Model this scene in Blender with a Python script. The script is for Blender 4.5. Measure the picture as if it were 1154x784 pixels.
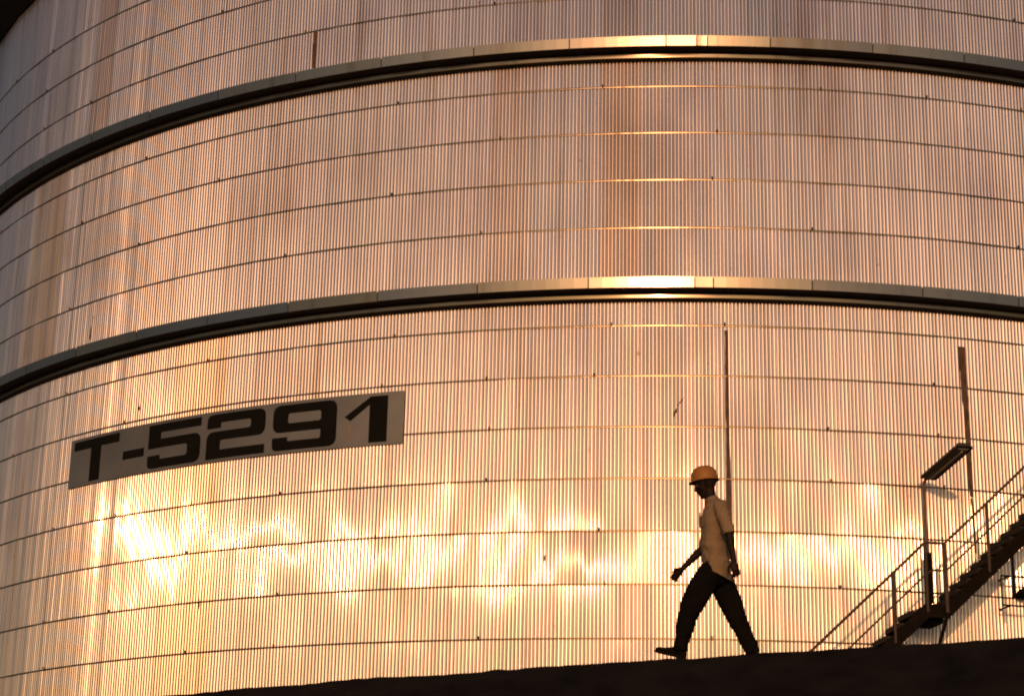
import bpy, bmesh, math, random
import numpy as np
from mathutils import Vector, Matrix, noise

for o in list(bpy.data.objects): bpy.data.objects.remove(o)
scene = bpy.context.scene
COL = scene.collection
R_ = math.radians
EYE = 1.6

# ------------------------------------------------------------------ camera
PITCH, ROLL = R_(17.601), R_(1.271)
cam_d = bpy.data.cameras.new("camera"); cam_d.lens = 70.0; cam_d.sensor_width = 36.0
cam_d.clip_start = 0.1; cam_d.clip_end = 6000
cam = bpy.data.objects.new("camera", cam_d); COL.objects.link(cam)
fw = Vector((0, math.cos(PITCH), math.sin(PITCH)))
r0 = Vector((1, 0, 0)); u0 = Vector((0, -math.sin(PITCH), math.cos(PITCH)))
rt = r0*math.cos(ROLL) + u0*math.sin(ROLL); up = -r0*math.sin(ROLL) + u0*math.cos(ROLL)
cam.matrix_world = Matrix(((rt.x, up.x, -fw.x, 0), (rt.y, up.y, -fw.y, 0), (rt.z, up.z, -fw.z, EYE), (0, 0, 0, 1)))
scene.camera = cam

# ------------------------------------------------------------------ sky, sun, exposure
SUN_EL, SUN_AZ = R_(11.6), R_(-175.0)          # heading from +Y, clockwise
world = bpy.data.worlds.new("World"); scene.world = world; world.use_nodes = True
wn = world.node_tree; wn.nodes.clear()
sky = wn.nodes.new("ShaderNodeTexSky"); sky.sky_type = 'NISHITA'; sky.sun_disc = False
sky.sun_elevation = SUN_EL; sky.sun_rotation = SUN_AZ % (2*math.pi)
sky.air_density = 1.3; sky.dust_density = 2.5; sky.ozone_density = 0.6
bg = wn.nodes.new("ShaderNodeBackground"); bg.inputs[1].default_value = 0.14
wo = wn.nodes.new("ShaderNodeOutputWorld")
wn.links.new(sky.outputs[0], bg.inputs[0]); wn.links.new(bg.outputs[0], wo.inputs[0])
sun_d = bpy.data.lights.new("sun", 'SUN'); sun_d.energy = 2.8; sun_d.angle = R_(0.6)
sun_d.color = (1.0, 0.43, 0.17)
sun = bpy.data.objects.new("sun", sun_d); COL.objects.link(sun)
sdir = Vector((math.sin(SUN_AZ)*math.cos(SUN_EL), math.cos(SUN_AZ)*math.cos(SUN_EL), math.sin(SUN_EL)))
sun.rotation_euler = sdir.to_track_quat('Z', 'Y').to_euler(); sun.location = sdir*40
vs = scene.view_settings
vs.view_transform = 'Standard'; vs.look = 'None'; vs.gamma = 1; vs.use_curve_mapping = False
vs.exposure = -0.92
scene.cycles.filter_width = 2.0
scene.render.resolution_x = 1024; scene.render.resolution_y = 695

# ------------------------------------------------------------------ materials
def nodes_mat(name):
    m = bpy.data.materials.new(name); m.use_nodes = True
    nt = m.node_tree
    return m, nt, nt.nodes['Principled BSDF'], nt.nodes['Material Output']

def simple(name, col, rough=0.6, metal=0.0, var=0.15, scale=8.0, bump=0.0, spec=None, stretch=(1, 1, 1)):
    m, nt, b, out = nodes_mat(name)
    tc = nt.nodes.new('ShaderNodeTexCoord'); mp = nt.nodes.new('ShaderNodeMapping')
    mp.inputs['Scale'].default_value = stretch
    nz = nt.nodes.new('ShaderNodeTexNoise'); nz.inputs['Scale'].default_value = scale; nz.inputs['Detail'].default_value = 6
    nt.links.new(tc.outputs['Object'], mp.inputs[0]); nt.links.new(mp.outputs[0], nz.inputs['Vector'])
    cr = nt.nodes.new('ShaderNodeValToRGB')
    c = np.array(col)
    cr.color_ramp.elements[0].position = 0.3; cr.color_ramp.elements[1].position = 0.7
    cr.color_ramp.elements[0].color = (*(c*(1-var)), 1); cr.color_ramp.elements[1].color = (*(c*(1+var)), 1)
    nt.links.new(nz.outputs[0], cr.inputs[0]); nt.links.new(cr.outputs[0], b.inputs['Base Color'])
    b.inputs['Roughness'].default_value = rough; b.inputs['Metallic'].default_value = metal
    if spec is not None: b.inputs['Specular IOR Level'].default_value = spec
    if bump:
        bp = nt.nodes.new('ShaderNodeBump'); bp.inputs['Strength'].default_value = bump; bp.inputs['Distance'].default_value = 0.01
        nt.links.new(nz.outputs[0], bp.inputs['Height']); nt.links.new(bp.outputs[0], b.inputs['Normal'])
    return m

def tank_metal(name, base=(0.53, 0.460, 0.480), lobes=((0.10, 0.20), (0.30, 0.35), (0.55, 0.45)), use_attr=True, aniso=0.0):
    """weathered aluminium: three roughness lobes (bare, hazed, oxidised metal); UV = metres along and up the shell"""
    m, nt, b, out = nodes_mat(name)
    nt.nodes.remove(b)
    N, L = nt.nodes.new, nt.links.new
    uv = N('ShaderNodeUVMap')
    def mapped(sx, sy, scale, detail=4):
        mp = N('ShaderNodeMapping'); mp.inputs['Scale'].default_value = (sx, sy, 1)
        nz = N('ShaderNodeTexNoise'); nz.inputs['Scale'].default_value = scale; nz.inputs['Detail'].default_value = detail
        L(uv.outputs[0], mp.inputs[0]); L(mp.outputs[0], nz.inputs['Vector']); return nz
    tg = N('ShaderNodeTangent'); tg.direction_type = 'UV_MAP'; tg.uv_map = 'UVMap'
    streak = mapped(3.0, 0.12, 1.2, 6)      # vertical water streaks
    blot = mapped(1.0, 0.7, 0.5, 4)         # broad uneven oxide
    speck = mapped(1.0, 0.5, 9.0, 3)
    col = N('ShaderNodeRGB'); col.outputs[0].default_value = (*base, 1)
    cur = col.outputs[0]
    if use_attr:
        at = N('ShaderNodeAttribute'); at.attribute_name = 'tint'
        mx = N('ShaderNodeMix'); mx.data_type = 'RGBA'; mx.blend_type = 'MULTIPLY'; mx.inputs['Factor'].default_value = 1
        L(cur, mx.inputs[6]); L(at.outputs['Color'], mx.inputs[7]); cur = mx.outputs[2]
    for nz, lo, hi, dark in ((streak, 0.42, 0.30, (0.82, 0.76, 0.70)), (blot, 0.5, 0.32, (0.86, 0.83, 0.82)), (speck, 0.29, 0.22, (0.6, 0.5, 0.42))):
        mr = N('ShaderNodeMapRange'); mr.inputs[1].default_value = hi; mr.inputs[2].default_value = lo
        mr.inputs[3].default_value = 1; mr.inputs[4].default_value = 0
        L(nz.outputs[0], mr.inputs[0])
        mx = N('ShaderNodeMix'); mx.data_type = 'RGBA'; mx.blend_type = 'MULTIPLY'
        L(mr.outputs[0], mx.inputs[0]); L(cur, mx.inputs[6]); mx.inputs[7].default_value = (*dark, 1); cur = mx.outputs[2]
    acc = None; tot = 0
    for r, w in lobes:
        g = N('ShaderNodeBsdfAnisotropic'); g.distribution = 'GGX'
        g.inputs['Roughness'].default_value = r; L(cur, g.inputs['Color'])
        if aniso and acc is None:       # vertical rolling grain: highlights spread sideways, stay tight up and down
            g.inputs['Anisotropy'].default_value = -aniso; L(tg.outputs[0], g.inputs['Tangent'])
        if acc is None: acc = g.outputs[0]; tot = w
        else:
            ms = N('ShaderNodeMixShader'); ms.inputs[0].default_value = w/(tot+w); tot += w
            L(acc, ms.inputs[1]); L(g.outputs[0], ms.inputs[2]); acc = ms.outputs[0]
    df = N('ShaderNodeBsdfDiffuse'); L(cur, df.inputs['Color'])
    ms = N('ShaderNodeMixShader'); ms.inputs[0].default_value = DIFF
    L(acc, ms.inputs[1]); L(df.outputs[0], ms.inputs[2])
    L(ms.outputs[0], out.inputs['Surface'])
    return m

DIFF = 0.06
M = {}
M['clad'] = tank_metal('weathered_corrugated_aluminium', lobes=((0.122, 0.27), (0.19, 0.18), (0.37, 0.55)), aniso=0.64)
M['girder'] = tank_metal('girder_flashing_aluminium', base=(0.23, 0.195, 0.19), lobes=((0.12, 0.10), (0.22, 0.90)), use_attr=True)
DIFF = 0.12
M['strap'] = tank_metal('strap_steel', base=(0.20, 0.155, 0.125), lobes=((0.20, 0.5), (0.30, 0.5)), use_attr=False)
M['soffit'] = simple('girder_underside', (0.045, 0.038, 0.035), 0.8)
M['rim'] = simple('rim_walkway_paint', (0.025, 0.026, 0.026), 0.8)
M['rust'] = simple('rusty_insulation_strip', (0.085, 0.050, 0.034), 0.9, var=0.5, scale=6, bump=0.4)
M['roof'] = simple('tank_roof', (0.35, 0.33, 0.31), 0.6)
M['plate'] = simple('grey_sign_plate', (0.20, 0.185, 0.185), 0.40, 0.6, var=0.16, scale=0.9, stretch=(1, 1, 1.2))
M['black'] = simple('black_lettering', (0.006, 0.006, 0.006), 0.9, var=0.2, scale=3, spec=0.1)
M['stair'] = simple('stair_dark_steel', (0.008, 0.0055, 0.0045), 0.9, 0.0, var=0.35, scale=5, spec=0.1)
M['rail'] = simple('rail_weathered_steel', (0.048, 0.027, 0.018), 0.65, 0.0, var=0.35, scale=6)
M['tread'] = simple('tread_grating', (0.014, 0.010, 0.009), 0.8, var=0.4)
M['lamp'] = simple('lamp_housing', (0.018, 0.015, 0.013), 0.6, 0.0)
M['lens'] = simple('lamp_lens', (0.10, 0.09, 0.08), 0.3)
M['tube'] = simple('lamp_tube', (0.55, 0.48, 0.42), 0.35)
M['polemat'] = simple('lamp_pole_steel', (0.14, 0.08, 0.05), 0.6, 0.1, var=0.3)
M['dike'] = simple('dark_bank_soil', (0.011, 0.0092, 0.009), 1.0, var=0.45, scale=2.5, bump=0.8, spec=0.05)  # very dark, mottled bank colour
M['ground'] = simple('dark_gravel_ground', (0.05, 0.042, 0.036), 0.95, var=0.3, scale=0.8, bump=0.4)
M['skin'] = simple('dark_skin', (0.013, 0.007, 0.005), 0.6, var=0.12, scale=20, spec=0.15)
M['shirt'] = simple('beige_work_shirt', (0.215, 0.155, 0.105), 0.9, var=0.12, scale=9, bump=0.2, spec=0.1)
M['trousers'] = simple('black_work_trousers', (0.007, 0.006, 0.006), 0.95, var=0.25, scale=9, bump=0.2, spec=0.03)
M['shoe'] = simple('black_leather_boot', (0.006, 0.005, 0.0045), 0.85, var=0.2, spec=0.05)
M['sole'] = simple('boot_sole', (0.007, 0.006, 0.005), 0.9, spec=0.1)
M['helmet'] = simple('orange_hard_hat', (0.29, 0.122, 0.03), 0.5, var=0.12, scale=7, spec=0.3)
M['eye'] = simple('eye_white', (0.12, 0.1, 0.09), 0.4, var=0.02)
M['hair'] = simple('black_hair', (0.01, 0.009, 0.008), 0.9)
M['paper'] = simple('pocket_paper', (0.75, 0.6, 0.45), 0.8, var=0.05)

# ------------------------------------------------------------------ object helpers
def tag(o, label=None, cat=None, group=None, kind=None):
    if label: o['label'] = label
    if cat: o['category'] = cat
    if group: o['group'] = group
    if kind: o['kind'] = kind
    return o
def thing(name, loc, label, cat, rz=0.0, group=None):
    o = bpy.data.objects.new(name, None); COL.objects.link(o); o.empty_display_size = 0.3
    o.location = loc; o.rotation_euler = (0, 0, rz); o['org'] = 0
    del o['org']; return tag(o, label, cat, group)
def base_of(p):
    while p.parent: p = p.parent
    return Vector(p.location)
class MB:
    def __init__(s): s.v = []; s.f = []
    def add(s, vs_, fs):
        n = len(s.v); s.v += [tuple(v) for v in vs_]; s.f += [tuple(i+n for i in f) for f in fs]; return s
    def box(s, c, ax, ay, az):
        """centre and three half-extent vectors"""
        c = Vector(c); ax, ay, az = Vector(ax), Vector(ay), Vector(az)
        vs_ = [c + ax*i + ay*j + az*k for k in (-1, 1) for j in (-1, 1) for i in (-1, 1)]
        return s.add(vs_, [(0, 2, 3, 1), (4, 5, 7, 6), (0, 1, 5, 4), (2, 6, 7, 3), (0, 4, 6, 2), (1, 3, 7, 5)])
    def tube(s, pts, r, n=8, cap=True):
        pts = [Vector(p) for p in pts]; k = len(pts)
        rs = r if hasattr(r, '__len__') else [r]*k
        ring = []; ref = None
        for i, p in enumerate(pts):
            t = (pts[min(i+1, k-1)] - pts[max(i-1, 0)]).normalized()
            if ref is None: ref = Vector((0, 0, 1)) if abs(t.z) < 0.9 else Vector((1, 0, 0))
            a = (ref - t*ref.dot(t)).normalized(); b = t.cross(a); ref = a
            ring += [p + (a*math.cos(2*math.pi*j/n) + b*math.sin(2*math.pi*j/n))*rs[i] for j in range(n)]
        fs = [(i*n+j, i*n+(j+1) % n, (i+1)*n+(j+1) % n, (i+1)*n+j) for i in range(k-1) for j in range(n)]
        if cap: fs += [tuple(range(n))[::-1], tuple(range((k-1)*n, k*n))]
        return s.add(ring, fs)
    def sweep(s, path, prof, close=True):
        """path: list of (origin, u, v) frames; prof: list of (a, b) offsets in u, v"""
        m = len(prof); vs_ = []
        for o, u, v in path: vs_ += [Vector(o) + Vector(u)*a + Vector(v)*b for a, b in prof]
        k = len(path)
        fs = [(i*m+j, i*m+(j+1) % m, (i+1)*m+(j+1) % m, (i+1)*m+j) for i in range(k-1) for j in range(m if close else m-1)]
        if close: fs += [tuple(range(m))[::-1], tuple(range((k-1)*m, k*m))]
        return s.add(vs_, fs)
    def build(s, name, mat, parent=None, smooth=False, local=False, bevel=0):
        off = Vector((0, 0, 0)) if (parent is None or local) else base_of(parent)
        me = bpy.data.meshes.new(name); me.from_pydata([tuple(Vector(v) - off) for v in s.v], [], s.f)
        bm = bmesh.new(); bm.from_mesh(me); bmesh.ops.recalc_face_normals(bm, faces=bm.faces); bm.to_mesh(me); bm.free()
        if smooth: me.polygons.foreach_set('use_smooth', [True]*len(me.polygons))
        me.materials.append(mat); o = bpy.data.objects.new(name, me); COL.objects.link(o); o.parent = parent
        if bevel:
            b = o.modifiers.new('edge', 'BEVEL'); b.width = bevel; b.segments = 2; b.limit_method = 'ANGLE'
        return o

def np_mesh(name, V, F, mat, parent, uv=None, tint=None, smooth=True):
    """V (n,3) world coords, F (m,4) ints"""
    off = np.array(base_of(parent)) if parent else np.zeros(3)
    me = bpy.data.meshes.new(name)
    me.vertices.add(len(V)); me.vertices.foreach_set('co', (V-off).astype(np.float32).ravel())
    me.loops.add(F.size); me.loops.foreach_set('vertex_index', F.astype(np.int32).ravel())
    me.polygons.add(len(F)); me.polygons.foreach_set('loop_start', np.arange(0, F.size, 4, dtype=np.int32))
    me.polygons.foreach_set('loop_total', np.full(len(F), 4, dtype=np.int32))
    me.update(calc_edges=True)
    me.polygons.foreach_set('use_smooth', np.full(len(F), smooth))
    if uv is not None:
        l = me.uv_layers.new(name='UVMap'); l.data.foreach_set('uv', uv[F.ravel()].astype(np.float32).ravel())
    if tint is not None:
        a = me.color_attributes.new('tint', 'FLOAT_COLOR', 'POINT')
        a.data.foreach_set('color', np.c_[tint, np.ones(len(tint))].astype(np.float32).ravel())
    me.validate(); me.materials.append(mat)
    o = bpy.data.objects.new(name, me); COL.objects.link(o); o.parent = parent
    return o

# ------------------------------------------------------------------ ground and embankment
def grid_faces(nr, nc):
    i = np.arange((nr-1)*(nc-1)); a = (i//(nc-1))*nc + i % (nc-1)
    return np.stack([a, a+1, a+nc+1, a+nc], 1)
g = MB(); g.add([(-1500, -1500, 0), (1500, -1500, 0), (1500, 1500, 0), (-1500, 1500, 0)], [(0, 1, 2, 3)])
tag(g.build('ground', M['ground']), kind='structure')

DK_O = Vector((1.88, 18.30, 0)); DK_T = Vector((0.9659, -0.2588, 0)); DK_N = Vector((0.2588, 0.9659, 0))
def crest(t):
    z = np.interp(t, [-40, -12, -5.64, -3.44, -2.2, 0, 1.05, 2.8, 10, 40], [3.7, 3.85, 4.178, 4.312, 4.365, 4.470, 4.505, 4.582, 4.80, 4.9])
    return z
def build_dike():
    ts = np.concatenate([np.arange(-70, -9, 1.0), np.arange(-9, 7, 0.05), np.arange(7, 70, 1.0)])
    prof = [(-7.6, 0)] + [(-7.4 + 0.37*i, 1) for i in range(18)]
    vs_ = []
    qs = np.concatenate([np.linspace(-7.6, -0.9, 16), np.linspace(-0.8, 0.6, 29), np.linspace(0.8, 2.2, 6), np.linspace(2.5, 10, 12)])
    for t in ts:
        c = float(crest(t))
        for q in qs:
            if q < 0: z = c + q*(c+0.15)/7.6 - 0.0
            elif q < 2.2: z = c
            else: z = c - (q-2.2)*(c+0.15)/7.8
            z += 0.008
            # rounded shoulder with clods
            p = DK_O + DK_T*float(t) + DK_N*float(q)
            amp = 0.012 if -9 < t < 7 else 0.03
            z += amp*noise.noise(Vector((p.x*1.1, p.y*1.1, 0.3)))*1.5 + 0.010*noise.noise(p*5.0) + 0.007*noise.noise(p*13.0)
            vs_.append((p.x, p.y, z))
    V = np.array(vs_); F = grid_faces(len(ts), len(qs))[:, ::-1]
    o = np_mesh('embankment', V, F, M['dike'], None)
    return tag(o, kind='structure')
build_dike()

# ------------------------------------------------------------------ the tank
TR = 18.814; TC = Vector((4.1369, 52.652, 0)); PHI = R_(-4.4926)
DEG = math.pi/180
def TP(A, w, z):
    """point in tank coordinates: A degrees right of the side facing the camera, w metres outside the shell, z above ground"""
    a = A*DEG + PHI; r = TR + w
    return Vector((TC.x + r*math.sin(a), TC.y - r*math.cos(a), z))
def Tn(A): a = A*DEG + PHI; return Vector((math.sin(a), -math.cos(a), 0))
def Tt(A): a = A*DEG + PHI; return Vector((math.cos(a), math.sin(a), 0))
def TPn(A, w, z):
    a = np.asarray(A)*DEG + PHI; r = TR + w
    return np.stack([TC.x + r*np.sin(a), TC.y - r*np.cos(a), z + 0*a], -1)

tank = thing('storage_tank', TC, 'huge round storage tank clad in corrugated metal glowing in low sun', 'storage tank')
rng = np.random.default_rng(52)
PITCHM = 0.0677; PC = 10                       # corrugation pitch, corrugations per sheet
SHW = PITCHM*PC/TR/DEG                         # sheet width in degrees
ROWH = 0.938
seams = [7.209 + ROWH*i for i in range(-8, 16)]      # strap heights
G2Z, G1Z, G0Z = 13.651, 18.402, 23.55          # tops of the girders

def sm_noise(n, k, amp):
    """smooth random curve of n samples with about k features"""
    c = rng.normal(0, 1, k+4); x = np.linspace(0, k, n) + 1; i = x.astype(int); f = x-i; f = f*f*(3-2*f)
    return amp*(c[i]*(1-f) + c[i+1]*f)

def cladding(name, z0, z1, tier):
    zs = [z for z in seams if z0 + 0.2 < z < z1 - 0.2]
    edges = [z0] + zs + [z1]
    Vs, Fs, UVs, Ts = [], [], [], []; base = 0
    SPP = 14
    # broad rounded crests and narrow valleys: the face angle swings evenly over the crest, sharply in the valley
    fine = np.linspace(0, 1, 401); vw = 0.13
    cr_ = (0.5-fine)/(0.5-vw/2); va_ = np.where(fine < 0.5, fine, fine-1)/(vw/2)
    tri = np.where(np.abs(cr_) <= 1, cr_, va_)
    psi = R_(52)*np.sign(tri)*np.abs(tri)**1.2
    one = np.concatenate([[0], np.cumsum(np.tan((psi[1:]+psi[:-1])/2))*PITCHM/400]); one -= np.linspace(0, one[-1], 401); one -= one.mean()
    prof = np.interp((np.arange(PC*SPP+1)/SPP + 0.5) % 1.0, fine, one)
    i0, i1 = int(-78/SHW), int(62/SHW)
    for ri in range(len(edges)-1):
        a, b = edges[ri], edges[ri+1]; nz = 7
        zz = np.linspace(a, b, nz); vloc = (zz - (a+b)/2)
        tot = (i1-i0)*PC*SPP + 1
        rowslope = sm_noise(tot, int((i1-i0)*1.5), 0.0032) + sm_noise(tot, int((i1-i0)*4.0), 0.0028) + sm_noise(tot, int((i1-i0)*0.4), 0.002)
        rowbow = sm_noise(tot, int((i1-i0)*1.1), 0.0075)
        for ci in range(i0, i1):
            A0 = -3.32 + ci*SHW; As = A0 + np.linspace(0, SHW, PC*SPP+1); n = len(As)
            r = abs(A0+SHW/2)
            # sheets sit slightly out of true: tilt, bow and rippled edges
            slope = rng.normal(0.0, 0.0007) + rowslope[(ci-i0)*(n-1):(ci-i0)*(n-1)+n]
            bow = rng.normal(0, 0.0012) + rowbow[(ci-i0)*(n-1):(ci-i0)*(n-1)+n]
            lat = rng.normal(0, 0.004)*np.linspace(-1, 1, n)*0.34 + sm_noise(n, 3, 0.0012)
            dr = prof[None, :] + vloc[:, None]*slope[None, :] + (vloc[:, None]**2)*bow[None, :] + lat[None, :]
            # no two corrugations pressed alike
            pc = np.minimum(np.arange(n)//SPP, PC-1); cs = CORRVAR[(ci*PC + pc) % 4001]
            jit = (1 + 0.05*cs[:, 0] + 0.03*rng.normal(0, 1, PC)[pc])
            dr += prof[None, :]*(jit-1)[None, :]*np.sin(np.pi*((np.arange(n) % SPP)/SPP))[None, :]**0.5 + (ci % 2)*0.0018
            P = TPn(np.broadcast_to(As, dr.shape), dr, zz[:, None])
            Vs.append(P.reshape(-1, 3)); Fs.append(grid_faces(nz, n) + base); base += nz*n
            s = As*DEG*TR
            UVs.append(np.stack([np.broadcast_to(s, dr.shape), np.broadcast_to(zz[:, None], dr.shape)], -1).reshape(-1, 2))
            tone = COLTONE[ci % 997]*(1+rng.normal(0, 0.02))
            tn = np.ones(3)*tone*np.array(((1, 1, 1), (.93, .94, .97), (.80, .83, .90))[tier]) + rng.normal(0, 0.006, 3)  # upper tiers darker and bluer: the wall's light gradient put into the tint
            w0 = COLRUST.get((tier, ci))
            if w0 is not None: tn = tn*np.array(w0)
            tn = tn[None, :]*(1 + 0.045*cs[:, 1:2] + 0.015*rng.normal(0, 1, PC)[pc][:, None])*np.ones((n, 3))
            Ts.append(np.tile(tn, (nz, 1)))
    return np_mesh(name, np.concatenate(Vs), np.concatenate(Fs), M['clad'], tank, np.concatenate(UVs), np.concatenate(Ts))
CORRVAR = rng.normal(0, 1, (4001, 2))
COLTONE = 1 + rng.normal(0, 0.035, 997)
COLRUST = {(1, 0): (.97, .86, .74), (1, 1): (1.0, .96, .91), (1, -3): (1.0, .93, .86), (1, 10): (.92, .94, .97), (2, 4): (.86, .90, .93), (2, 5): (.9, .92, .95), (1, -20): (1, .85, .68), (1, -21): (1, .90, .76), (0, -12): (1, .88, .74), (0, -13): (1, .92, .8), (2, -18): (.85, .76, .68), (2, 0): (.85, .82, .8)}
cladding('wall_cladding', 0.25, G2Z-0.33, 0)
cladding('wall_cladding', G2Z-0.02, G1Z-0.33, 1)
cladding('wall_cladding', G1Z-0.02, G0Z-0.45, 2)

# shell behind the cladding, closing the tank all round
def ringmesh(name, mat, A0, A1, step, prof, smooth=True, tintf=None, closed_ends=False):
    As = np.linspace(A0, A1, int(round((A1-A0)/step))+1)
    V = np.stack([TPn(As, w, z) for w, z in prof], 1)       # (nA, nprof, 3)
    uv = np.stack([np.stack([As*DEG*TR, np.full(len(As), z)], -1) for w, z in prof], 1)
    F = grid_faces(len(As), len(prof))[:, ::-1]
    t = np.ones((len(As)*len(prof), 3))
    return V, F, uv, t
def ring(name, mat, parent, A0, A1, step, prof, smooth=True):
    V, F, uv, t = ringmesh(name, mat, A0, A1, step, prof)
    return np_mesh(name, V.reshape(-1, 3), F, mat, parent, uv.reshape(-1, 2), t, smooth)
ring('shell', M['clad'], tank, -180, 180, 2, [(-0.06, 0), (-0.06, G0Z)])
ring('base_ring', M['soffit'], tank, -180, 180, 2, [(0.25, 0), (0.25, 0.22), (-0.05, 0.26)], False)
rb = MB()
cA = np.linspace(0, 360, 121)[:-1]
rb.add([TP(a, 0.0, G0Z) for a in cA] + [TP(a, -TR*0.5, G0Z+1.0) for a in cA] + [Vector((TC.x, TC.y, G0Z+1.4))],
       [(i, (i+1) % 120, 120+(i+1) % 120, 120+i) for i in range(120)] + [(120+i, 120+(i+1) % 120, 240) for i in range(120)])
rb.build('roof', M['roof'], tank, True)

def girder(ztop, joints, lean):
    """boxed wind girder: jointed fascia sheets, dark soffit, bright lower flashing"""
    js = list(joints)
    while js[0] > -84: js.insert(0, js[0]-5.6)
    while js[-1] < 66: js.append(js[-1]+5.6)
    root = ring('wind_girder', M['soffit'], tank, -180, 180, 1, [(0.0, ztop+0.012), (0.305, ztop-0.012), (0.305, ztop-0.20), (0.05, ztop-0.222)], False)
    root['label'] = 'boxed ring girder with jointed metal fascia'
    Vs, Fs, Us, Ts = [], [], [], []; base = 0
    def seg(a, b, prof, tone, flat):
        nonlocal base
        n = 9; As = np.linspace(a, b, n)
        for (w0, z0), (w1, z1) in zip(prof[:-1], prof[1:]):
            lat = flat*(1-np.linspace(-1, 1, n)**2)
            V = np.stack([TPn(As, w0-lat, z0), TPn(As, w1-lat, z1)], 1)
            uv = np.stack([np.stack([As*DEG*TR, np.full(n, z0)], -1), np.stack([As*DEG*TR, np.full(n, z1)], -1)], 1)
            Vs.append(V.reshape(-1, 3)); Fs.append(grid_faces(n, 2)[:, ::-1]+base); Us.append(uv.reshape(-1, 2)); Ts.append(np.full((2*n, 3), tone)); base += 2*n
    for a, b in zip(js[:-1], js[1:]):
        tl = rng.normal(0, 0.0025); tone = 1+rng.normal(0, 0.07); g_ = 0.035
        seg(a+g_, b-g_, [(0.313, ztop+0.004), (0.320+lean+tl, ztop-0.0), (0.320-tl, ztop-0.195), (0.313, ztop-0.204)], tone, rng.uniform(0.0, 0.003))
    fa = np_mesh('fascia', np.concatenate(Vs), np.concatenate(Fs), M['girder'], root, np.concatenate(Us), np.concatenate(Ts), False)
    Vs, Fs, Us, Ts = [], [], [], []; base = 0
    n = 0
    As = np.arange(-84, 66.01, 0.22); m = len(As)
    wob = 0.005*np.array([noise.noise(Vector((a*0.5, ztop, 0))) for a in As])
    prof = [(0.092, ztop-0.262), (0.0885, ztop-0.310), (0.0835, ztop-0.362), (0.015, ztop-0.372)]
    V = np.stack([TPn(As, w+wob*k, z) for (w, z), k in zip(prof, (0, 1, .0, 0))], 1)
    uv = np.stack([np.stack([As*DEG*TR, np.full(m, z)], -1) for w, z in prof], 1)
    np_mesh('lower_flashing', V.reshape(-1, 3), grid_faces(m, 4)[:, ::-1], M['flash'], root, uv.reshape(-1, 2), np.ones((m*4, 3)))
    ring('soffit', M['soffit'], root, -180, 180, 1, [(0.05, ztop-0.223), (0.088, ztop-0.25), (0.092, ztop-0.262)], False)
DIFF = 0.08
M['flash'] = tank_metal('polished_flashing', base=(0.14, 0.115, 0.10), lobes=((0.10, 0.4), (0.18, 0.6)))
girder(G2Z, [-15.8, -10.0, -3.9, 1.8, 2.8, 8.1, 14.2], 0.012)
girder(G1Z, [-10.6, -5.1, 0.3, 2.0, 2.6, 6.1, 11.9, 17.3], 0.020)
rg = ring('rim_girder', M['rim'], tank, -180, 180, 1, [(-0.02, G0Z+0.05), (0.75, G0Z+0.04), (0.75, G0Z-0.22), (0.02, G0Z-0.42)], False)

def strap(z):
    As = np.arange(-78, 60.01, 0.25)
    V = []; t0 = 0.0115
    mb = None
    prof = [(0.006, z+0.015), (t0, z+0.0145), (t0+0.002, z+0.004), (t0+0.0005, z-0.0145), (0.004, z-0.0155)]
    wob = 0.0005*rng.standard_normal(len(As)); wz = 0.004*np.array([noise.noise(Vector((a*0.15, z*3, 2))) for a in As])
    V = np.stack([TPn(As, w+wob*(i in (1, 2, 3)), zz+wz) for i, (w, zz) in enumerate(prof)], 1).reshape(-1, 3)
    F = grid_faces(len(As), len(prof))[:, ::-1]
    uv = np.zeros((len(V), 2)); uv[:, 0] = np.repeat(As*DEG*TR, 5); uv[:, 1] = z
    # buckles every few metres
    b0 = len(V); BV, BF = [], []
    A = -71.25 + (6.17 if rng.random() > .5 else 0)
    while A < 58:
        c = TP(A, 0.014, z+0.02); n_, t_ = Tn(A), Tt(A)
        q = MB().box(c, t_*0.013, n_*0.012 - Vector((0, 0, 0.007)), Vector((0, 0, 0.032)) + n_*0.018)
        BV += [tuple(v) for v in q.v]; BF += [[i+b0+len(BV)-8 for i in f] for f in q.f]
        A += 6.17*rng.choice([1, 2, 2, 3]) + rng.normal(0, 0.12)
    V = np.concatenate([V, np.array(BV)]); F = np.concatenate([F, np.array(BF)]); uv = np.concatenate([uv, np.zeros((len(BV), 2))])
    np_mesh('strap_band', V, F, M['strap'], tank, uv, None, False)
for z in seams:
    if z < 0.3 or abs(z-G2Z) < 0.5 or abs(z-G1Z) < 0.5 or z > G0Z-0.6: continue
    strap(z)

# dark rusty strips where a vertical closure is missing
def exposed(A0, A1, z0, z1, wa, wb, label):
    zz = np.linspace(z0, z1, 30); mb = MB(); path = []
    for i, z in enumerate(zz):
        f = i/(len(zz)-1); A = A0+(A1-A0)*f
        w = (wa+(wb-wa)*f)*(0.9+0.25*noise.noise(Vector((A, z*1.7, 5))) + 0.15*noise.noise(Vector((A, z*8, 5))))
        path.append((TP(A, 0.009, z), Tt(A)*w/2, Tn(A)))
    mb.sweep(path, [(-1, -0.008), (-0.85, 0.004), (0.85, 0.004), (1, -0.008)])
    o = mb.build('exposed_strip', M['rust'], tank); o['label'] = label
exposed(3.53, 3.60, 12.75, 8.6, 0.055, 0.11, 'tall rusty strip above the walking man')
exposed(16.74, 16.9, 12.68, 9.9, 0.17, 0.07, 'wide rusty strip above the lamp')
exposed(16.9, 16.95, 9.88, 8.9, 0.055, 0.05, 'narrow lower end of the rusty strip beside the lamp')
exposed(-21.2, -21.2, 19.38, 18.60, 0.12, 0.11, 'short dark strip above the upper girder')

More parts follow.
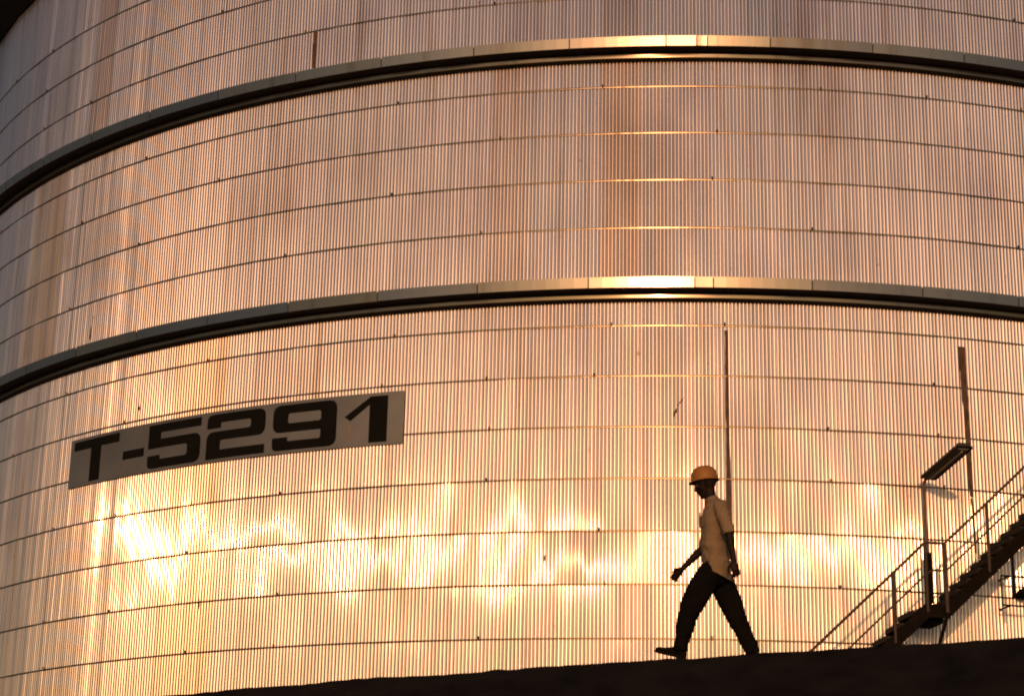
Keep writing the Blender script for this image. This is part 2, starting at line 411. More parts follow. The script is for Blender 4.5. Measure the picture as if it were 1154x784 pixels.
# scratches and dents showing as short dark marks
def mark(A, z, l, w, slant):
    mb = MB(); path = []
    for i in range(5):
        f = i/4-0.5; path.append((TP(A+slant*f, 0.010, z+l*f), Tt(A)*w/2*(1-abs(f)*1.4), Tn(A)))
    mb.sweep(path, [(-1, -0.006), (0, 0.004), (1, -0.006)]); mb.build('surface_scar', M['rust'], tank)
for a in ((1.05, 11.42, 0.16, 0.03, 0.35), (0.75, 11.22, 0.17, 0.06, 0.25), (-38.2, 14.15, 0.5, 0.05, 0.2), (-33.0, 12.15, 0.2, 0.07, 0), (-27, 8.1, .25, .05, 0),
          (-6.2, 8.6, .2, .03, 0.1)):
    mark(*a)

# ------------------------------------------------------------------ the sign
SG0, SG1, SZ0, SZ1 = -39.0, -14.33, 10.79, 11.79
def SP(u, v, w): return TP(SG0+(SG1-SG0)*u, w, SZ0+(SZ1-SZ0)*v)
sign = thing('tank_sign', TP((SG0+SG1)/2, 0.02, SZ0), 'long grey curved plate with black number T-5291 on the tank wall', 'sign')
mb = MB(); mb.sweep([(TP(a, 0, SZ0), Tn(a), Vector((0, 0, 1))) for a in np.linspace(SG0, SG1, 80)],
                    [(0.022, 0), (0.034, 0.003), (0.034, 0.997), (0.022, 1.0)])
plate = mb.build('sign_plate', M['plate'], sign)
def extrude_poly(name, pts, parent, w0=0.030, w1=0.0375, mat='black', sub=0.012):
    bm = bmesh.new(); vs_ = [bm.verts.new((u*8.1, v, 0)) for u, v in pts]; es = [bm.edges.new((vs_[i], vs_[(i+1) % len(vs_)])) for i in range(len(vs_))]
    bmesh.ops.triangle_fill(bm, edges=es, use_beauty=True)
    # split so that the letter follows the curve
    us = [p[0]*8.1 for p in pts]
    x = min(us)+0.05
    while x < max(us):
        bmesh.ops.bisect_plane(bm, geom=bm.verts[:]+bm.edges[:]+bm.faces[:], plane_co=(x, 0, 0), plane_no=(1, 0, 0)); x += 0.12
    r = bmesh.ops.extrude_face_region(bm, geom=bm.faces[:])
    top = {v for v in r['geom'] if isinstance(v, bmesh.types.BMVert)}
    off = base_of(parent)
    for v in bm.verts: v.co = SP(v.co.x/8.1, v.co.y, w1 if v in top else w0) - off
    bmesh.ops.recalc_face_normals(bm, faces=bm.faces)
    me = bpy.data.meshes.new(name); bm.to_mesh(me); bm.free(); me.materials.append(M[mat])
    o = bpy.data.objects.new(name, me); COL.objects.link(o); o.parent = parent; return o
def rnd(pts):
    """pts: (x, y, r) in metres on the sign; r rounds the corner"""
    out = []
    n = len(pts)
    for i, (x, y, r) in enumerate(pts):
        if r <= 0: out.append((x, y)); continue
        p = Vector((x, y)); a = (Vector(pts[i-1][:2])-p); b = (Vector(pts[(i+1) % n][:2])-p)
        rr = min(r, a.length*0.49, b.length*0.49)
        pa, pb = p+a.normalized()*rr, p+b.normalized()*rr
        for k in range(6):
            t = k/5; q = pa*(1-t)**2 + p*2*t*(1-t)*1.0 + pb*t*t
            out.append((q.x, q.y))
    return [(x/8.1, y) for x, y in out]
H0, H1 = 0.06, 0.935; Tk = 0.205; Q = 0.17
def glyph(name, x0, pts):
    return extrude_poly(name, rnd([(x0+x, H0+y, r) for x, y, r in pts]), sign)
HH = H1-H0
W = 1.33
glyph('letter', 0.10, [(0, HH, 0), (1.42, HH, 0), (1.42, HH-Tk*.9, 0), (.88, HH-Tk*.9, 0), (.88, 0, 0), (.56, 0, 0), (.56, HH-Tk*.9, 0), (0, HH-Tk*.9, 0)])
glyph('hyphen', 1.66, [(0, .29, 0), (.60, .29, 0), (.60, .46, 0), (0, .46, 0)])
W = 1.36; B1, B2 = 0.355, 0.53      # middle bar
glyph('numeral', 2.37, [(0, HH, 0), (W, HH, 0), (W, HH-.17, 0), (.33, HH-.17, 0), (.33, .575, 0), (W, .575, Q), (W, 0, Q), (0, 0, Q), (0, .26, 0), (.33, .26, 0), (.33, .175, .03), (W-.33, .175, .06), (W-.33, .40, .06), (0, .40, 0)])
glyph('numeral', 3.88, [(0, 0, 0), (W, 0, 0), (W, .175, 0), (.33, .175, 0), (.33, .36, .05), (W, .36, Q), (W, HH, Q), (0, HH, Q), (0, .60, 0), (.33, .60, 0), (.33, HH-.17, .03), (W-.33, HH-.17, .06), (W-.33, .535, .06), (0, .535, Q)])
# the nine: outer outline with the counter reached by a hairline slit
glyph('numeral', 5.40, [(0, .175, 0), (W-.33, .175, .05), (W-.33, .35, .02), (0, .35, Q), (0, HH, Q), (W, HH, Q), (W, 0, Q), (0, 0, Q*.7)]) if False else None
def nine(x0):
    outer = [(0, .255, 0), (.33, .255, 0), (.33, .175, .03), (W-.33, .175, .05), (W-.33, .345, .02), (0, .345, Q), (0, HH, Q), (W, HH, Q), (W, 0, Q), (0, 0, Q)]
    hole = [(.33, .515, .05), (.33, HH-.17, .05), (W-.33, HH-.17, .05), (W-.33, .515, .05)]
    o = [(x*8.1, y) for x, y in rnd([(x0+x, H0+y, r) for x, y, r in outer])]
    h = [(x*8.1, y) for x, y in rnd([(x0+x, H0+y, r) for x, y, r in hole])]
    bm = bmesh.new()
    ov = [bm.verts.new((x, y, 0)) for x, y in o]; hv = [bm.verts.new((x, y, 0)) for x, y in h]
    es = [bm.edges.new((ov[i], ov[(i+1) % len(ov)])) for i in range(len(ov))] + [bm.edges.new((hv[i], hv[(i+1) % len(hv)])) for i in range(len(hv))]
    bmesh.ops.triangle_fill(bm, edges=es, use_beauty=True)
    x = x0+0.05
    while x < x0+W:
        bmesh.ops.bisect_plane(bm, geom=bm.verts[:]+bm.edges[:]+bm.faces[:], plane_co=(x, 0, 0), plane_no=(1, 0, 0)); x += 0.12
    r = bmesh.ops.extrude_face_region(bm, geom=bm.faces[:])
    top = {v for v in r['geom'] if isinstance(v, bmesh.types.BMVert)}
    off = base_of(sign)
    for v in bm.verts: v.co = SP(v.co.x/8.1, v.co.y, 0.0375 if v in top else 0.030) - off
    bmesh.ops.recalc_face_normals(bm, faces=bm.faces)
    me = bpy.data.meshes.new('numeral'); bm.to_mesh(me); bm.free(); me.materials.append(M['black'])
    ob = bpy.data.objects.new('numeral', me); COL.objects.link(ob); ob.parent = sign
nine(5.41)
glyph('numeral', 6.93, [(0, .52, 0), (.12, .435, 0), (.50, .72, 0), (.50, 0, 0), (.86, 0, 0), (.86, HH, 0), (.52, HH, 0)])
q = MB()
q.sweep([(SP(0.866+0.001*math.sin(i*2.1), 0.43-0.055*i, 0), Tt(-17)*(0.012+0.008*math.sin(i*3)), Tn(-17)) for i in range(6)], [(-1, 0.0345), (0, 0.037), (1, 0.0345)])
q.build('rust_drip', M['helmet'], sign)
for a in np.linspace(SG0+0.5, SG1-0.5, 12):
    for zz in (SZ0+0.03, SZ1-0.03): MB().tube([TP(a, 0.030, zz), TP(a, 0.043, zz)], 0.011, 8).build('rivet', M['plate'], sign)

# ------------------------------------------------------------------ stairway on the shell
WI, WO = 0.32, 1.10
RD = (TR+1.10)*DEG                             # metres per degree at the outer stringer
FL0, FL1 = 12.85, 13.84; ZL = 7.72
SLO, SUP = 0.952*RD, 0.935*RD
A_BOT = FL0 - (ZL)/SLO; A_TOP = 28.0
def zfl(A):
    if A < FL0: return ZL - (FL0-A)*SLO
    if A < FL1: return ZL
    return ZL + (A-FL1)*SUP
stair = thing('tank_stairway', TP(A_BOT, 0.7, 0), 'dark steel stairway with pipe handrails climbing the side of the tank', 'stairway')
def zf(A): return zfl(A)
UPV = Vector((0, 0, 1))
def flight(A0, A1, nst):
    for w in (WI, WO):
        mb = MB(); As = np.linspace(A0, A1, 26)
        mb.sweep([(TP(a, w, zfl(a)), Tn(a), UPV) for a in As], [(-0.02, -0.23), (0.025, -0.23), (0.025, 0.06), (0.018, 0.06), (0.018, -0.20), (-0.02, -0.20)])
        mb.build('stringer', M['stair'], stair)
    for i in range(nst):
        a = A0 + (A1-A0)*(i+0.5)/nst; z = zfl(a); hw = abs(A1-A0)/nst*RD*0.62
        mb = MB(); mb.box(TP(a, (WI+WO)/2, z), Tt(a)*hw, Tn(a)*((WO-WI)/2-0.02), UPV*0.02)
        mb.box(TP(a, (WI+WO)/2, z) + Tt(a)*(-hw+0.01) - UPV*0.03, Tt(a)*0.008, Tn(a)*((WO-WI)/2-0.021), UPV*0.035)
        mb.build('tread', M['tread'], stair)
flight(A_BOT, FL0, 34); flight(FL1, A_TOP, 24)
mb = MB(); a = (FL0+FL1)/2
mb.box(TP(a, (WI+WO)/2, ZL-0.02), Tt(a)*0.19, Tn(a)*(WO-WI)/2, UPV*0.025)
mb.box(TP(a, WO+0.01, ZL-0.10), Tt(a)*0.22, Tn(a)*0.02, UPV*0.11)
mb.box(TP(a+0.2, (WI+WO)/2-0.1, ZL-0.17), Tt(a)*0.10, Tn(a)*0.3, UPV*0.09)
mb.build('landing', M['stair'], stair)
mb = MB(); a = A_TOP+1.6
mb.box(TP(a, (WI+WO)/2, zfl(A_TOP)), Tt(a)*0.55, Tn(a)*(WO-WI)/2, UPV*0.04); mb.build('landing', M['stair'], stair)
def path(A0, A1, w, dz, n=16): return [TP(a, w, zfl(a)+dz) for a in np.linspace(A0, A1, n)]
RH = 1.06
top = path(A_BOT, FL0, WO, RH, 24) + path(FL0+0.01, FL1, WO, RH, 4)[1:] + path(FL1+0.05, A_TOP, WO, RH, 20)
MB().tube(top, 0.024, 8).build('handrail', M['rail'], stair, True)
mid = path(A_BOT, FL0, WO, RH*0.49, 24) + path(FL0+0.01, FL1, WO, RH*0.56, 4)[1:] + path(FL1+0.05, A_TOP, WO, RH*0.55, 20)
MB().tube(mid, 0.017, 8).build('middle_rail', M['rail'], stair, True)
k = 0
for A in [A_BOT+0.3, -6.6, -2.2, 2.2, 6.7, 11.19, FL0, FL1, 16.1, 20.3, 24.2, A_TOP]:
    r = 0.034 if A in (FL1,) else 0.026
    MB().tube([TP(A, WO+0.02, zfl(A)-0.12), TP(A, WO+0.02, zfl(A)+RH)], r, 8).build('rail_post', M['rail'], stair)
# brackets to the shell and one raking strut under the landing
mb = MB(); mb.tube([TP(13.86, WO-0.02, ZL-0.16), TP(13.45, WO-0.05, ZL-0.62), TP(13.3, 0.15, ZL-1.3)], 0.032, 8); mb.build('brace', M['stair'], stair)
for A in (17.38, 24.0):
    mb = MB(); mb.tube([TP(A, WO-0.02, zfl(A)-0.2), TP(A, WO-0.02, zfl(A)-0.94)] + ([] if A < 18 else [TP(A, 0.02, zfl(A)-1.8)]), 0.024, 8); mb.build('brace', M['stair'], stair)
for A in (-6, 0, 6, 11.5, 16.5, 21, 26):
    mb = MB(); mb.box(TP(A, WI/2, zfl(A)-0.14), Tt(A)*0.03, Tn(A)*WI/2, UPV*0.05); mb.build('bracket', M['stair'], stair)

# the small framed valve under the upper flight, at the shell
valve = thing('wall_valve', TP(19.3, 0.05, 8.2), 'small dark valve in a square pipe frame on the tank wall under the stairs', 'valve')
mb = MB(); fr = [TP(17.7, 0.42, 8.44), TP(20.6, 0.42, 8.44), TP(20.6, 0.42, 7.93), TP(17.7, 0.42, 7.93)]
mb.tube(fr + [fr[0]], 0.018, 6)
for a, z in ((18.2, 8.44), (18.2, 7.93), (20.55, 8.44), (20.55, 7.93)): mb.tube([TP(a, 0.0, z), TP(a, 0.42, z)], 0.016, 6)
mb.build('pipe_frame', M['stair'], valve)
mb = MB(); mb.tube([TP(19.25, 0.0, 8.2), TP(19.25, 0.16, 8.2), TP(19.25, 0.17, 8.2), TP(19.25, 0.30, 8.2)], [0.05, 0.05, 0.09, 0.07], 12)
mb.tube([TP(19.0, 0.22, 8.2), TP(20.2, 0.22, 8.2)], 0.05, 10); mb.build('valve_body', M['stair'], valve)
mb = MB(); c = TP(19.25, 0.40, 8.2)
mb.tube([c + (Tt(19.25)*math.cos(k*math.pi/8) + UPV*math.sin(k*math.pi/8))*0.11 for k in range(17)], 0.012, 6)
for k in range(4): mb.tube([c, c + (Tt(19.25)*math.cos(k*math.pi/2) + UPV*math.sin(k*math.pi/2))*0.11], 0.009, 6)
mb.tube([TP(19.25, 0.28, 8.2), c], 0.015, 6); mb.build('hand_wheel', M['stair'], valve)

# ------------------------------------------------------------------ stair lamp
AP = 13.9
lamp = thing('stair_lamp', TP(AP, 0.25, ZL), 'slim lamp post with long flat fluorescent head above the stair landing', 'lamp post')
MB().tube([TP(AP, 0.25, ZL-0.1), TP(AP, 0.25, ZL+1.2), TP(AP, 0.25, 10.02), TP(AP+.02, 0.29, 10.07), TP(AP+0.05, 0.40, 10.10)], [0.036, 0.034, 0.028, 0.026, 0.025], 10).build('pole', M['polemat'], lamp, True)
MB().box(TP(AP-0.05, 0.31, ZL+0.62), Tt(AP)*0.062, Tn(AP)*0.05, UPV*0.44).build('control_box', M['stair'], lamp, bevel=0.008)
p0, p1 = TP(14.02, 0.30, 10.09), TP(14.16, 1.90, 10.27)
ax = (p1-p0); L_ = ax.length; ax.normalize(); sd = ax.cross(UPV).normalized(); un = sd.cross(ax).normalized()
mb = MB(); hw, hh = 0.155, 0.085
prof = [(-hw, -0.02), (-hw*0.98, 0.02), (-hw*0.55, hh), (hw*0.55, hh), (hw*0.98, 0.02), (hw, -0.02), (hw*0.93, -0.02), (hw*0.9, 0.01), (-hw*0.9, 0.01), (-hw*0.93, -0.02)]
mb.sweep([(p0+ax*0.0, sd*0.7, un*0.8), (p0+ax*0.05, sd, un), (p1-ax*0.05, sd, un), (p1, sd*0.9, un*0.8)], prof)
head = mb.build('lamp_head', M['lamp'], lamp)
mb = MB(); mb.sweep([(p0+ax*0.06, sd, un), (p1-ax*0.06, sd, un)], [(-0.118, -0.004), (-0.07, -0.035), (0.07, -0.035), (0.118, -0.004)])
mb.build('lens', M['lens'], head)
mb = MB(); mb.tube([p0+ax*0.12-un*0.043, p1-ax*0.12-un*0.043], 0.014, 8); mb.build('centre_strip', M['tube'], head)

# ------------------------------------------------------------------ the walking man
def loft(mb, rings, n=20):
    """rings: (centre, radius along a, radius along b, a, b); capped with points"""
    vs_ = []; m = len(rings)
    for c, ra, rb_, a, b in rings:
        c, a, b = Vector(c), Vector(a), Vector(b)
        vs_ += [c + a*ra*math.cos(2*math.pi*j/n) + b*rb_*math.sin(2*math.pi*j/n) for j in range(n)]
    fs = [(i*n+j, i*n+(j+1) % n, (i+1)*n+(j+1) % n, (i+1)*n+j) for i in range(m-1) for j in range(n)]
    fs += [tuple(range(n))[::-1], tuple(range((m-1)*n, m*n))]
    mb.add(vs_, fs)
def limb(mb, pts, n=16, ref=(0, 1, 0), dome=True):
    """pts: (x, y, z, r_inplane, r_lateral); smooth interpolation and rounded ends"""
    P = [Vector(p[:3]) for p in pts]; k = len(P); rings = []
    def cr(i, t, f):
        a, b, c, d = f(max(i-1, 0)), f(i), f(i+1), f(min(i+2, k-1))
        return 0.5*((2*b) + (c-a)*t + (2*a-5*b+4*c-d)*t*t + (3*b-a-3*c+d)*t*t*t)
    samp = []
    for i in range(k-1):
        for s_ in range(5):
            t = s_/5; samp.append((cr(i, t, lambda q: P[q]), max(0.002, cr(i, t, lambda q: pts[q][3])), max(0.002, cr(i, t, lambda q: pts[q][4]))))
    samp.append((P[-1], pts[-1][3], pts[-1][4]))
    ref = Vector(ref); fr = []
    for i, (p, ra, rb_) in enumerate(samp):
        t = (samp[min(i+1, len(samp)-1)][0] - samp[max(i-1, 0)][0]).normalized()
        b = (ref - t*ref.dot(t)).normalized(); a = b.cross(t).normalized(); fr.append((p, ra, rb_, a, b, t))
    if dome:
        p, ra, rb_, a, b, t = fr[0]; r = min(ra, rb_)
        for s_ in (0.97, 0.8, 0.5): rings.append((p - t*r*s_*0.8, ra*math.sqrt(1-s_*s_), rb_*math.sqrt(1-s_*s_), a, b))
    rings += [(p, ra, rb_, a, b) for p, ra, rb_, a, b, t in fr]
    if dome:
        p, ra, rb_, a, b, t = fr[-1]; r = min(ra, rb_)
        for s_ in (0.5, 0.8, 0.97): rings.append((p + t*r*s_*0.8, ra*math.sqrt(1-s_*s_), rb_*math.sqrt(1-s_*s_), a, b))
    loft(mb, rings, n)
def remesh(mb, name, mat, parent, voxel, smooth_it=4, disp=None):
    me = bpy.data.meshes.new(name+'_raw'); me.from_pydata(mb.v, [], mb.f)
    bm = bmesh.new(); bm.from_mesh(me); bmesh.ops.recalc_face_normals(bm, faces=bm.faces); bm.to_mesh(me); bm.free()
    t = bpy.data.objects.new(name+'_raw', me); COL.objects.link(t)
    r = t.modifiers.new('r', 'REMESH'); r.mode = 'VOXEL'; r.voxel_size = voxel; r.use_smooth_shade = True
    s_ = t.modifiers.new('s', 'SMOOTH'); s_.factor = 0.5; s_.iterations = smooth_it
    dg = bpy.context.evaluated_depsgraph_get(); dg.update()
    ev = t.evaluated_get(dg); new = bpy.data.meshes.new_from_object(ev); new.name = name
    bpy.data.objects.remove(t); bpy.data.meshes.remove(me)
    if disp:
        n = len(new.vertices); co = np.zeros(n*3); new.vertices.foreach_get('co', co); co = co.reshape(-1, 3)
        no = np.zeros(n*3, dtype=np.float32); new.vertices.foreach_get('normal', no); no = no.reshape(-1, 3)
        d = np.array([disp(Vector(c)) for c in co]); co = co + no*d[:, None]; new.vertices.foreach_set('co', co.ravel())
    new.polygons.foreach_set('use_smooth', [True]*len(new.polygons)); new.update()
    new.materials.clear(); new.materials.append(mat)
    o = bpy.data.objects.new(name, new); COL.objects.link(o); o.parent = parent; return o

mp = DK_O + DK_N*0.26; MZ = float(crest(0.0)) + 0.02
man = thing('person', (mp.x, mp.y, MZ), 'man in orange hard hat, beige shirt and black trousers striding left on the embankment', 'person', rz=R_(165)); man.scale = (1.02, 1.02, 1.02)
# local axes: +x walks forward (left in the picture), +y towards the camera, z up
def build_hand(mb, wrist, d, palm_n, thumb, curl, s=1.0):
    """d: from wrist to knuckles; palm_n: the way the palm faces; thumb: side of the thumb"""
    wrist, d, palm_n = Vector(wrist), Vector(d).normalized(), Vector(palm_n); palm_n = (palm_n-d*palm_n.dot(d)).normalized()
    side = d.cross(palm_n); side = side if side.dot(Vector(thumb)) > 0 else -side
    limb(mb, [(*(wrist - d*0.02), 0.022, 0.026), (*(wrist + d*0.02), 0.019, 0.030), (*(wrist + d*0.055), 0.017, 0.039), (*(wrist + d*0.088), 0.013, 0.037)], 14, ref=side)
    for i, (off, ln, r) in enumerate(((0.030, 0.074, 0.0086), (0.010, 0.082, 0.009), (-0.011, 0.076, 0.0086), (-0.031, 0.060, 0.0076))):
        p = wrist + d*0.084 + side*off; v = d.copy() + side*(off*1.2); pts = [p - d*0.02]
        cu = curl*(1+0.10*i)
        for seg_, f in enumerate((0.45, 0.31, 0.24)):
            ang = cu*(0.35 + 0.5*seg_)
            v = (d*math.cos(ang) + palm_n*math.sin(ang) + side*off*1.1).normalized(); p = p + v*ln*f; pts.append(p.copy())
        rr = [r*1.05, r, r*0.92, r*0.78]
        limb(mb, [(*q_, a_, a_) for q_, a_ in zip(pts, rr)], 10, ref=side)
    p = wrist + d*0.022 + side*0.020; v = (d*0.55 + side*0.75 + palm_n*0.35).normalized()
    q1 = p + v*0.042; q2 = q1 + (d*0.85 + side*0.3 + palm_n*0.45).normalized()*0.032; q3 = q2 + (d*0.9 + palm_n*0.5).normalized()*0.024
    limb(mb, [(*p, .014, .013), (*q1, .0115, .0115), (*q2, .0100, .0100), (*q3, .008, .008)], 10, ref=palm_n)

HC = Vector((0.062, 0.0, 1.632)); HT = R_(16)      # head centre, nod
Hf = Vector((math.cos(HT), 0.10, -math.sin(HT))).normalized(); Hl = Vector((0, 0, 1)).cross(Hf).normalized(); Hu = Hf.cross(Hl).normalized()
def HP(f, l, u): return HC + Hf*f + Hl*l + Hu*u
body = MB()
# skull, jaw, face
def hring(u, f, rf, rl): return (HP(f, 0, u), rf, rl, Hf, Hl)
loft(body, [hring(-.118, .050, .018, .016), hring(-.110, .044, .036, .030), hring(-.085, .030, .056, .044), hring(-.06, .016, .073, .056), hring(-.03, .004, .088, .066),
            hring(0, -.003, .095, .073), hring(.03, -.006, .098, .076), hring(.06, -.008, .093, .073), hring(.088, -.008, .075, .060), hring(.105, -.008, .05, .04), hring(.115, -.008, .02, .016)], 24)
limb(body, [(*HP(.085, 0, .030), .010, .010), (*HP(.100, 0, .005), .012, .012), (*HP(.107, 0, -.018), .014, .017), (*HP(.092, 0, -.030), .009, .013)], 12)   # nose
for s_ in (-1, 1):
    limb(body, [(*HP(.086, .012*s_, .036), .010, .010), (*HP(.078, .045*s_, .034), .010, .010)], 10, ref=(0, 0, 1))      # brow
    limb(body, [(*HP(.062, .044*s_, -.012), .016, .014), (*HP(.040, .052*s_, -.030), .018, .014)], 10)                    # cheek
    limb(body, [(*HP(-.004, .074*s_, .022), .013, .007), (*HP(-.010, .080*s_, .004), .015, .008), (*HP(-.004, .074*s_, -.022), .009, .006)], 12)   # ear
limb(body, [(*HP(.082, -.020, -.052), .007, .007), (*HP(.093, 0, -.050), .008, .008), (*HP(.082, .020, -.052), .007, .007)], 10, ref=(0, 0, 1))    # upper lip
limb(body, [(*HP(.078, -.018, -.064), .007, .008), (*HP(.089, 0, -.064), .008, .009), (*HP(.078, .018, -.064), .007, .008)], 10, ref=(0, 0, 1))    # lower lip
limb(body, [(*HP(.072, 0, -.098), .014, .016), (*HP(.066, 0, -.104), .014, .014)], 10)
limb(body, [(*HP(-.018, 0, -.03), .060, .055), (0.025, 0, 1.51), (0.012, 0, 1.47), (-0.01, 0, 1.40)][0:1] + [(0.022, 0, 1.515, .055, .052), (0.005, 0, 1.455, .060, .062), (-0.02, 0, 1.40, .08, .10)], 18)   # neck
# trunk and legs under the clothes
limb(body, [(-.03, 0, 1.38, .08, .16), (-.025, 0, 1.25, .095, .145), (-.02, 0, 1.05, .09, .13), (-.02, 0, .92, .095, .14), (-.02, 0, .85, .10, .15)], 20)
# near arm (hangs back) and far arm (swings forward)
nS, nE, nW = Vector((-.100, .185, 1.385)), Vector((-.185, .235, 1.115)), Vector((-.228, .235, .855))
fS, fE, fW = Vector((.000, -.185, 1.385)), Vector((.135, -.235, 1.085)), Vector((.325, -.20, .885))
for S_, E_, W_ in ((nS, nE, nW), (fS, fE, fW)):
    limb(body, [(*(S_+Vector((0, -.08 if S_.y > 0 else .08, .01))), .05, .05), (*S_, .05, .05), (*S_.lerp(E_, .5), .043, .043), (*E_, .037, .036), (*E_.lerp(W_, .3), .040, .037), (*E_.lerp(W_, .75), .029, .029), (*W_, .023, .026)], 16)
build_hand(body, nW, (-.18, 0.02, -1), (0.35, -1, 0), (1, 0.3, 0), 0.75)
build_hand(body, fW, (.70, 0.05, -.72), (-.5, .75, -.4), (.4, .5, .6), 0.9)
# legs
nH, nK, nA = Vector((-.02, .085, .86)), Vector((.180, .10, .475)), Vector((.285, .10, .100))
fH, fK, fA = Vector((-.03, -.085, .86)), Vector((-.155, -.09, .475)), Vector((-.335, -.10, .115))
for H_, K_, A_ in ((nH, nK, nA), (fH, fK, fA)):
    limb(body, [(*H_, .085, .08), (*H_.lerp(K_, .5), .07, .068), (*K_, .052, .05), (*K_.lerp(A_, .35), .052, .048), (*A_, .034, .034)], 16)
remesh(body, 'body', M['skin'], man, 0.0045, 3)
for s_ in (-1, 1):
    e = MB(); c = HP(.079, .030*s_, .012)
    limb(e, [(*(c - Hf*0.004), .011, .011), (*(c+Hf*0.002), .011, .011)], 12, ref=(0, 0, 1)); e.build('eye', M['eye'], man, True, local=True)
# hair just below the hat
e = MB(); loft(e, [hring(.0, -.020, .083, .070), hring(.03, -.014, .094, .0775), hring(.06, -.010, .095, .0765), hring(.09, -.010, .075, .062)], 24); e.build('hair', M['hair'], man, True, local=True)
# hard hat
e = MB(); prof = []
BT = R_(-9)
Bf = (Hf*math.cos(BT) + Hu*-math.sin(BT)).normalized(); Bu = Bf.cross(Hl).normalized(); Bc = HP(-.004, 0, .052)
def BP(f, l, u): return Bc + Bf*f + Hl*l + Bu*u
n = 48; vs_, fs = [], []
levels = [(0.0, 1.0), (0.025, 1.0), (0.055, .965), (0.085, .88), (0.108, .73), (0.125, .52), (0.134, .28), (0.137, .08)]
for h, k in levels:
    for j in range(n):
        t = 2*math.pi*j/n; ridge = 0.006*math.exp(-((abs(math.sin(t)))/0.12)**2)*(h > 0.05)
        vs_.append(BP(.125*k*math.cos(t), .105*k*math.sin(t), h+ridge))
m = len(levels)
fs = [(i*n+j, i*n+(j+1) % n, (i+1)*n+(j+1) % n, (i+1)*n+j) for i in range(m-1) for j in range(n)] + [tuple(range((m-1)*n, m*n))]
e.add(vs_, fs)
vs_, fs = [], []
for rad, h in ((0.98, .006), (1.0, -.002), (1.06, -.006), (1.10, -.011), (1.10, -.015), (0.96, -.006)):
    for j in range(n):
        t = 2*math.pi*j/n; c_, s_ = math.cos(t), math.sin(t)
        pk = max(0, c_)**2*0.022 if rad > 1.03 else 0
        vs_.append(BP((.125*rad+pk*(rad-1)*9)*c_, .105*rad*s_, h - pk*0.25))
fs = [(i*n+j, i*n+(j+1) % n, ((i+1) % 6)*n+(j+1) % n, ((i+1) % 6)*n+j) for i in range(6) for j in range(n)]
e.add(vs_, fs); hat = e.build('hard_hat', M['helmet'], man, True, local=True)
e = MB()
for s_ in (-1, 1): e.tube([BP(.02, .100*s_, 0.0), HP(.030, .066*s_, -.05), HP(.050, .02*s_, -.112)], 0.004, 6)
e.build('chin_strap', M['hair'], hat, local=True)

# shirt: trunk with tail, collar, two half sleeves
sh = MB()
def sring(z, x, rx, ry, tilt=0.0):
    a = Vector((math.cos(tilt), 0, math.sin(tilt))); return (Vector((x, 0, z)), rx, ry, a, Vector((0, 1, 0)))
loft(sh, [sring(1.500, .008, .052, .056, -.35), sring(1.475, -.002, .066, .080, -.3), sring(1.445, -.022, .092, .150, -.15), sring(1.405, -.030, .110, .190, 0), sring(1.35, -.030, .118, .193), sring(1.28, -.024, .124, .182), sring(1.18, -.015, .128, .172),
          sring(1.08, -.012, .132, .166), sring(.98, -.018, .132, .168), sring(.90, -.028, .136, .174, .12), sring(.85, -.036, .140, .178, .28), sring(.80, -.046, .148, .182, .42), sring(.765, -.050, .152, .184, .46)], 28)
for S_, E_, a_, end in ((nS, nE, 1, 1.02), (fS, fE, -1, 0.98)):
    sv = E_-S_
    limb(sh, [(*(S_+Vector((0, -.07*a_, .02))), .062, .05), (*(S_+Vector((0, 0, .0))), .070, .060), (*(S_+sv*.35), .066, .060), (*(S_+sv*.7), .060, .058), (*(S_+sv*end), .056, .056)], 18, dome=False)
def wr(p):
    z = p.z
    d = 0.013*noise.noise(Vector((p.x*7, p.y*7, z*8))) + 0.010*noise.noise(Vector((p.x*16+3, p.y*12, z*20+p.x*25)))
    d += 0.006*max(0, 1-abs(z-.95)/.25)*math.sin(z*70 + 6*noise.noise(p*6)) * (0.5+noise.noise(p*4))
    return d*(0.35 if z < 0.86 else 1)
shirt = remesh(sh, 'shirt', M['shirt'], man, 0.006, 3, wr)
# collar, breast pocket with papers, button placket
e = MB()
loft(e, [sring(1.470, .000, .076, .090, -.32), sring(1.508, .012, .059, .062, -.32), sring(1.511, .013, .054, .057, -.32), sring(1.48, .006, .050, .054, -.3)], 24); e.build('collar', M['shirt'], shirt, True, local=True)
e = MB(); e.box((.096, .075, 1.27), Vector((.004, .0, .001)), Vector((-.02, .046, 0)), Vector((.001, 0, .055))); e.build('breast_pocket', M['shirt'], shirt, local=True, bevel=0.004)
e = MB(); e.box((.124, -.055, 1.32), Vector((.012, .003, 0)), Vector((-.004, .018, 0)), Vector((0, 0, .062))); e.build('pocket_card', M['paper'], shirt, local=True, bevel=0.003)
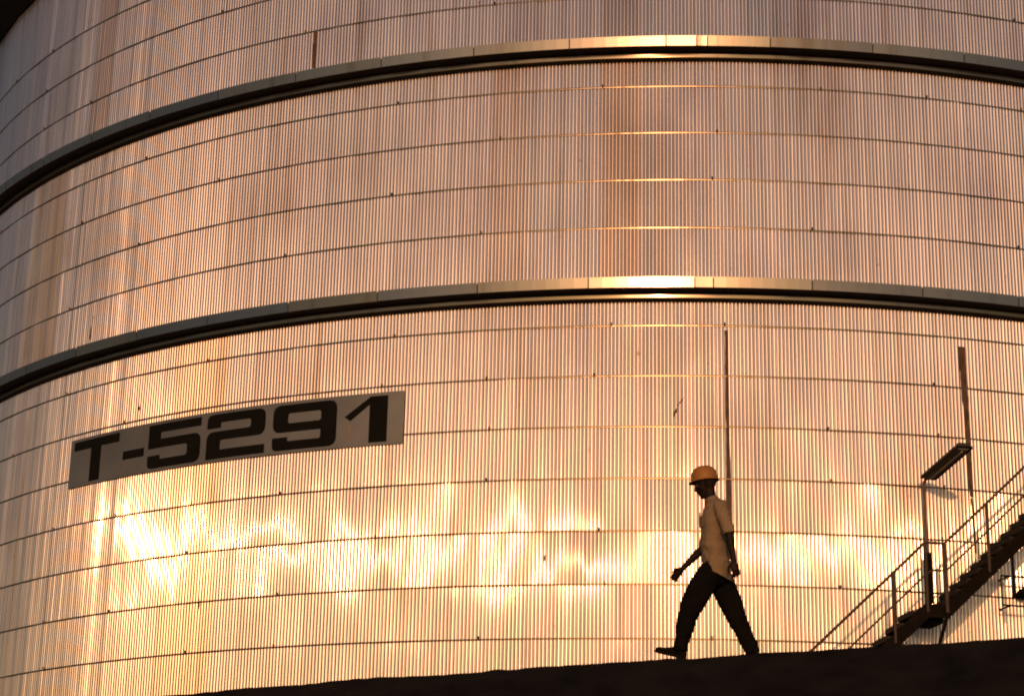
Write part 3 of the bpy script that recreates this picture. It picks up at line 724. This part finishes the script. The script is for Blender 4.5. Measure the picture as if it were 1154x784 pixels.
# trousers
tr = MB()
limb(tr, [(-.03, 0, .92, .085, .13), (-.03, 0, .87, .100, .145), (-.03, 0, .80, .116, .160), (-.02, 0, .745, .11, .15)], 22)
limb(tr, [(-.00, .080, .84, .098, .085), (.035, .09, .76, .118, .098), (.105, .095, .64, .120, .096), (.178, .10, .50, .110, .090), (.222, .10, .38, .088, .080), (.258, .10, .25, .078, .074), (.285, .10, .13, .066, .072), (.292, .10, .065, .070, .072)], 20, dome=False)
limb(tr, [(-.04, -.080, .84, .100, .085), (-.055, -.088, .76, .112, .098), (-.100, -.09, .64, .116, .096), (-.158, -.09, .50, .109, .090), (-.205, -.092, .38, .090, .082), (-.262, -.097, .25, .080, .076), (-.325, -.10, .12, .072, .072), (-.345, -.10, .065, .070, .072)], 20, dome=False)
def wt(p):
    z = p.z
    k = max(0.25, 1-abs(z-.30)/.35)
    return 0.010*noise.noise(Vector((p.x*6, p.y*6, z*7))) + k*0.008*noise.noise(Vector((p.x*10, p.y*8+5, z*26)))
remesh(tr, 'trousers', M['trousers'], man, 0.006, 8, wt)
# boots
def boot(ank, yaw, pitch_, label=None):
    f = Vector((math.cos(yaw)*math.cos(pitch_), math.sin(yaw)*math.cos(pitch_), math.sin(pitch_))); s_ = Vector((-math.sin(yaw), math.cos(yaw), 0)); u = f.cross(s_).normalized()
    ank = Vector(ank); P_ = lambda a, b, c: ank + f*a + s_*b + u*c
    mb = MB()
    loft(mb, [(P_(-.085, 0, -.060), .012, .020, u, s_), (P_(-.078, 0, -.052), .034, .030, u, s_), (P_(-.04, 0, -.045), .046, .036, u, s_), (P_(.03, 0, -.046), .044, .038, u, s_), (P_(.08, 0, -.058), .034, .044, u, s_),
              (P_(.13, 0, -.066), .027, .048, u, s_), (P_(.175, 0, -.068), .024, .042, u, s_), (P_(.20, 0, -.070), .016, .028, u, s_), (P_(.208, 0, -.072), .006, .012, u, s_)], 18)
    limb(mb, [(*P_(-.035, 0, -.05), .042, .036), (*P_(-.02, 0, 0), .044, .040), (*(P_(-.012, 0, .05)), .042, .042)], 14, ref=s_, dome=False)
    b = remesh(mb, 'boot', M['shoe'], man, 0.005, 3)
    mb = MB()
    out = [(-.088, .0), (-.08, .026), (-.03, .037), (.04, .037), (.10, .047), (.15, .050), (.19, .040), (.213, .012), (.213, -.012), (.19, -.036), (.15, -.046), (.10, -.043), (.04, -.032), (-.03, -.034), (-.08, -.026)]
    k = len(out)
    mb.add([P_(x, y, -.098) for x, y in out] + [P_(x, y, -.082) for x, y in out], [tuple(range(k))[::-1], tuple(range(k, 2*k))] + [(i, (i+1) % k, k+(i+1) % k, k+i) for i in range(k)])
    mb.box(P_(-.045, 0, -.105), f*.04, s_*.032, u*.010)
    mb.build('sole', M['sole'], b, local=True)
boot((.305, .10, .105), R_(3), R_(14))
boot((-.345, -.10, .120), R_(-62), R_(-8))
